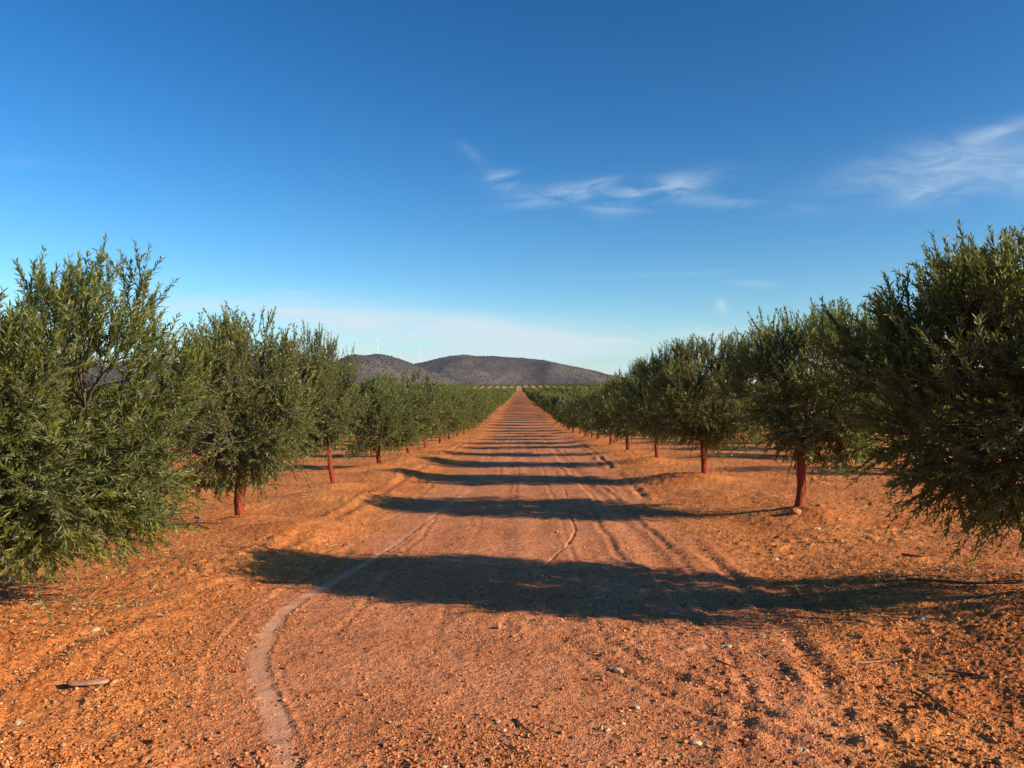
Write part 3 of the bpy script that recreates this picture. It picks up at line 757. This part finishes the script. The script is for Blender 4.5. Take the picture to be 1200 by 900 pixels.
# ------------------------------------------------------------------ wind turbines
M_white = plain('turbine_white', (.72, .73, .74), .4)
def turbine(px, hub_py, y, angles, yaw, label):
    import bmesh
    x = (px - 608.5) / 906 * y; hubz = (462 - hub_py) / 906 * y + CAM_H
    base = hz(x, y) - 3
    e = bpy.data.objects.new('wind_turbine', None); col.objects.link(e); e.location = (x, y, base); e.rotation_euler = (0, 0, yaw)
    tag(e, label, 'wind turbine', 'white wind turbines on the hills')
    hh = hubz - base; k = 10; t = np.linspace(0, 1, k)
    path = np.zeros((1, k, 3)); path[0, :, 2] = t * hh; path[0, :, 1] = 0
    V, F = tubes(path, (2.1 - .9 * t)[None], 20); link('tower', mesh_np('tower', V, F, M_white, True), e)
    ny = np.array([-4.0, -3.6, -1, 4, 6.5, 7.0]); nr = np.array([.3, 1.5, 1.9, 1.9, 1.5, .3])
    path = np.zeros((1, 6, 3)); path[0, :, 1] = ny; path[0, :, 2] = hh + 1.2
    V, F = tubes(path, nr[None], 12); link('nacelle', mesh_np('nacelle', V, F, M_white, True), e)
    path = np.zeros((1, 6, 3)); path[0, :, 1] = np.array([-6.4, -6.1, -5.5, -4.8, -4.3, -3.9]); path[0, :, 2] = hh + 1.2
    V, F = tubes(path, np.array([.1, .7, 1.2, 1.5, 1.5, 1.2])[None], 12); hub = link('hub', mesh_np('hub', V, F, M_white, True), e)
    for a in angles:
        n = 12; s = np.linspace(0, 1, n); Lb = 27.
        ch = np.interp(s, [0, .06, .2, .6, 1], [.55, .6, 1.2, .7, .2]); th = np.interp(s, [0, .06, .2, 1], [.75, .7, .35, .06])
        u = np.linspace(0, 2 * np.pi, 10, endpoint=False)
        d = np.array([math.sin(a), 0, math.cos(a)]); w = np.array([math.cos(a), 0, -math.sin(a)])
        P = d * (1 + s * Lb)[:, None, None] + w * (ch[:, None] * (np.cos(u) + .3))[..., None] + np.array([0, 1., 0]) * (th[:, None] * np.sin(u))[..., None]
        P = P + np.array([0, -5.0, hh + 1.2])
        idx = np.arange(n * 10).reshape(n, 10)
        q = np.stack([idx[:-1], np.roll(idx, -1, 1)[:-1], np.roll(idx, -1, 1)[1:], idx[1:]], -1).reshape(-1, 4)
        link('blade', mesh_np('blade', P.reshape(-1, 3), [q, idx[0][None, ::-1], idx[-1][None]], M_white, True), e)
turbine(405.6, 412.4, 3500, [R(-62), R(58), R(178)], R(8), 'white wind turbine furthest left, low behind the first hill shoulder')
turbine(441.6, 402.4, 3250, [R(-5), R(112), R(235)], R(15), 'white wind turbine standing highest, on the first hilltop')
turbine(490.6, 411, 4000, [R(25), R(145), R(265)], R(20), 'white wind turbine rising from the saddle between the two hills')
# small mast on the shoulder
def mast():
    y = 3030.; x = (421 - 608.5) / 906 * y; b = hz(x, y) - 1
    path = np.zeros((5, 2, 3)); t = [0, 20]
    for i in range(4):
        cx, cy = (-1.2, 1.2)[i % 2], (-1.2, 1.2)[i // 2]
        path[i] = [(cx, cy, 0), (cx * .4, cy * .4, 17)]
    path[4] = [(0, 0, 0), (0, 0, 20)]
    V, F = tubes(path, np.full((5, 2), .45), 6)
    rp = [np.array([[(-1.2 + .05 * zz, -1.2 + .05 * zz, zz), (1.2 - .05 * zz, 1.2 - .05 * zz, zz + 1.5)]]) for zz in range(1, 16, 3)]
    V2, F2 = tubes(np.concatenate(rp), np.full((5, 2), .25), 5)
    o = link('lattice_mast', mesh_np('lattice_mast', np.concatenate([V, V2]), np.concatenate([F, F2 + len(V)]), plain('mast_grey', (.12, .11, .11))), None, (x, y, b))
    tag(o, 'thin dark mast on the left shoulder of the first hill', 'mast')
mast()

# ------------------------------------------------------------------ haze
def haze():
    x0, x1, y0, y1, z0, z1 = -3600, 3600, -60, 5300, -30, 330
    v = np.array([(x, y, z) for x in (x0, x1) for y in (y0, y1) for z in (z0, z1)], float)
    f = np.array([(0, 1, 3, 2), (4, 6, 7, 5), (0, 4, 5, 1), (2, 3, 7, 6), (0, 2, 6, 4), (1, 5, 7, 3)])
    m, nt, out = newmat('thin_air_haze')
    pv = nt.nodes.new('ShaderNodeVolumePrincipled'); pv.inputs['Color'].default_value = (.80, .88, 1, 1); pv.inputs['Density'].default_value = 2.6e-5; pv.inputs['Anisotropy'].default_value = .2
    nt.links.new(pv.outputs[0], out.inputs[1])
    o = link('haze', mesh_np('haze', v, f, m)); tag(o, kind='stuff')
haze()

# ------------------------------------------------------------------ world
w = bpy.data.worlds.new('World'); scene.world = w; w.use_nodes = True
nt = w.node_tree; nt.nodes.clear(); n = N(nt)
out = nt.nodes.new('ShaderNodeOutputWorld')
sky = n('TexSky'); sky.sky_type = 'NISHITA'; sky.sun_disc = False
sky.sun_elevation = SUN_EL; sky.sun_rotation = math.atan2(SUN_AZ[0], SUN_AZ[1])
sky.air_density = 1.0; sky.dust_density = .3; sky.ozone_density = 2.5; sky.altitude = 300
tc = n('TexCoord'); sx = n('SeparateXYZ', i_0=tc.outputs['Generated'])
yv = n.math('MAXIMUM', sx.outputs[1], .05)
u = n.math('DIVIDE', sx.outputs[0], yv); v = n.math('DIVIDE', sx.outputs[2], yv)
def P2(px, py): return (px - 608.5) / 906, (462 - py) / 906
def blob(px, py, rx, ry, rot=0, soft=1.0):
    cu, cv = P2(px, py); c, s = math.cos(rot), math.sin(rot)
    du = n.math('SUBTRACT', u, cu); dv = n.math('SUBTRACT', v, cv)
    a = n.math('ADD', n.math('MULTIPLY', du, c), n.math('MULTIPLY', dv, s)); b = n.math('SUBTRACT', n.math('MULTIPLY', dv, c), n.math('MULTIPLY', du, s))
    a = n.math('DIVIDE', a, rx / 906); b = n.math('DIVIDE', b, ry / 906)
    r2 = n.math('ADD', n.math('MULTIPLY', a, a), n.math('MULTIPLY', b, b))
    return n.math('EXPONENT', n.math('MULTIPLY', r2, -1.0))
cb = n('CombineXYZ', i_0=u, i_1=v)
def wisps(rot, sx_, sy_, scale, detail=7., dist=1.2, z=0.):
    mp = n('Mapping', i_Vector=cb.outputs[0], i_Rotation=(0, 0, rot), i_Scale=(sx_, sy_, 1), i_Location=(z, z * .7, 0))
    return n('TexNoise', i_Vector=mp.outputs[0], i_Scale=scale, i_Detail=detail, i_Roughness=.55, i_Distortion=dist).outputs[0]
w1 = wisps(R(-14), 1.0, 3.6, 9., 6., 1.0, 3.)
w2 = wisps(R(-20), 1., 4.0, 12., 6., 1.1, 7.4)
w3 = wisps(R(4), 1., 9., 3.5, 6., .8, 1.7)
def add(*l):
    r = l[0]
    for q in l[1:]: r = n.math('ADD', r, q)
    return r
m1 = add(n.math('MULTIPLY', blob(765, 226, 62, 13, R(15)), 1.0), n.math('MULTIPLY', blob(655, 228, 50, 10, R(6)), .85), n.math('MULTIPLY', blob(592, 211, 26, 10, R(-5)), .75), n.math('MULTIPLY', blob(860, 238, 90, 8, R(-5)), .35), n.math('MULTIPLY', blob(700, 215, 30, 6, R(20)), .4))
c1 = n.math('MULTIPLY', m1, n.sm(.36, .66, w1))
m2 = add(n.math('MULTIPLY', blob(1095, 192, 110, 24, R(12)), .85), n.math('MULTIPLY', blob(1090, 228, 45, 14, R(12)), .8), n.math('MULTIPLY', blob(1180, 150, 60, 8, R(18)), .7), n.math('MULTIPLY', blob(1210, 205, 80, 26, 0), .8))
c2 = n.math('MULTIPLY', m2, n.sm(.12, .80, w2))
m3 = add(n.math('MULTIPLY', blob(470, 383, 300, 26, R(-5)), .95), n.math('MULTIPLY', blob(330, 365, 150, 8, R(-6)), .5), n.math('MULTIPLY', blob(760, 415, 330, 30), .5), n.math('MULTIPLY', blob(300, 420, 400, 30), .5))
c3 = n.math('MULTIPLY', m3, n.sm(.25, .72, w3))
m4 = add(n.math('MULTIPLY', blob(845, 357, 6, 10, R(15)), .42), n.math('MULTIPLY', blob(882, 333, 26, 4, R(-4)), .34), n.math('MULTIPLY', blob(780, 321, 80, 3, R(2)), .13), n.math('MULTIPLY', blob(340, 341, 30, 3, R(-4)), .2), n.math('MULTIPLY', blob(552, 178, 18, 6, R(-35)), .10), n.math('MULTIPLY', blob(40, 188, 50, 5, R(-4)), .06))
c4 = n.math('MULTIPLY', m4, n.sm(.22, .6, w1))
cl = add(n.math('MULTIPLY', c1, .60), n.math('MULTIPLY', c2, .50), n.math('MULTIPLY', c3, 1.05), c4)
cl = n.math('MULTIPLY', cl, n.math('GREATER_THAN', sx.outputs[1], .05))
cl = n.math('MINIMUM', cl, .85)
g1 = n('Gamma', i_Color=n.mix(1.0, sky.outputs[0], (.25, .25, .25), 'MULTIPLY'), i_Gamma=1.36)
skg = n.mix(1.0, g1.outputs[0], (4., 4., 4.), 'MULTIPLY')
hs = n('HueSaturation', i_Hue=SKY_HUE if 'SKY_HUE' in globals() else .5, i_Saturation=1.2, i_Value=1.0, i_Color=skg)
hzf = n.math('MULTIPLY', n.math('EXPONENT', n.math('MULTIPLY', n.math('ABSOLUTE', sx.outputs[2]), -17.)), .85)
base = n.mix(hzf, n.mix(1.0, hs.outputs[0], (.88, 1.06, 1.06), 'MULTIPLY'), (3.7, 4.75, 5.6))
cc = n.mix(cl, base, (5.2, 6.1, 6.7))
bg = n('Background', i_Color=cc, i_Strength=.082)
nt.links.new(bg.outputs[0], out.inputs[0])

# ------------------------------------------------------------------ sun
sl = bpy.data.lights.new('sun', 'SUN'); sl.energy = 4.9; sl.angle = R(.53); sl.color = (1, .81, .58)
so = bpy.data.objects.new('sun', sl); col.objects.link(so)
from mathutils import Vector
h = Vector((SUN_AZ[0], SUN_AZ[1], 0)).normalized()
sd = Vector((h.x * math.cos(SUN_EL), h.y * math.cos(SUN_EL), math.sin(SUN_EL)))
so.rotation_euler = sd.to_track_quat('Z', 'Y').to_euler(); so.location = sd * 50

# ------------------------------------------------------------------ camera
cd = bpy.data.cameras.new('camera'); cam = bpy.data.objects.new('camera', cd); col.objects.link(cam)
cd.sensor_width = 36; cd.lens = 36 * 906 / 1200; cd.clip_start = .05; cd.clip_end = 20000
cam.location = (0, 0, CAM_H)
cam.rotation_euler = (R(90) + math.atan(12 / 906), 0, math.atan(8.5 / 906))
scene.camera = cam
scene.render.engine = 'CYCLES'
scene.render.resolution_x = 1024; scene.render.resolution_y = 768
scene.view_settings.view_transform = 'Standard'; scene.view_settings.look = 'None'
scene.view_settings.gamma = 1; scene.view_settings.exposure = .74
scene.cycles.max_bounces = 5; scene.cycles.diffuse_bounces = 3; scene.cycles.glossy_bounces = 2; scene.cycles.transmission_bounces = 3
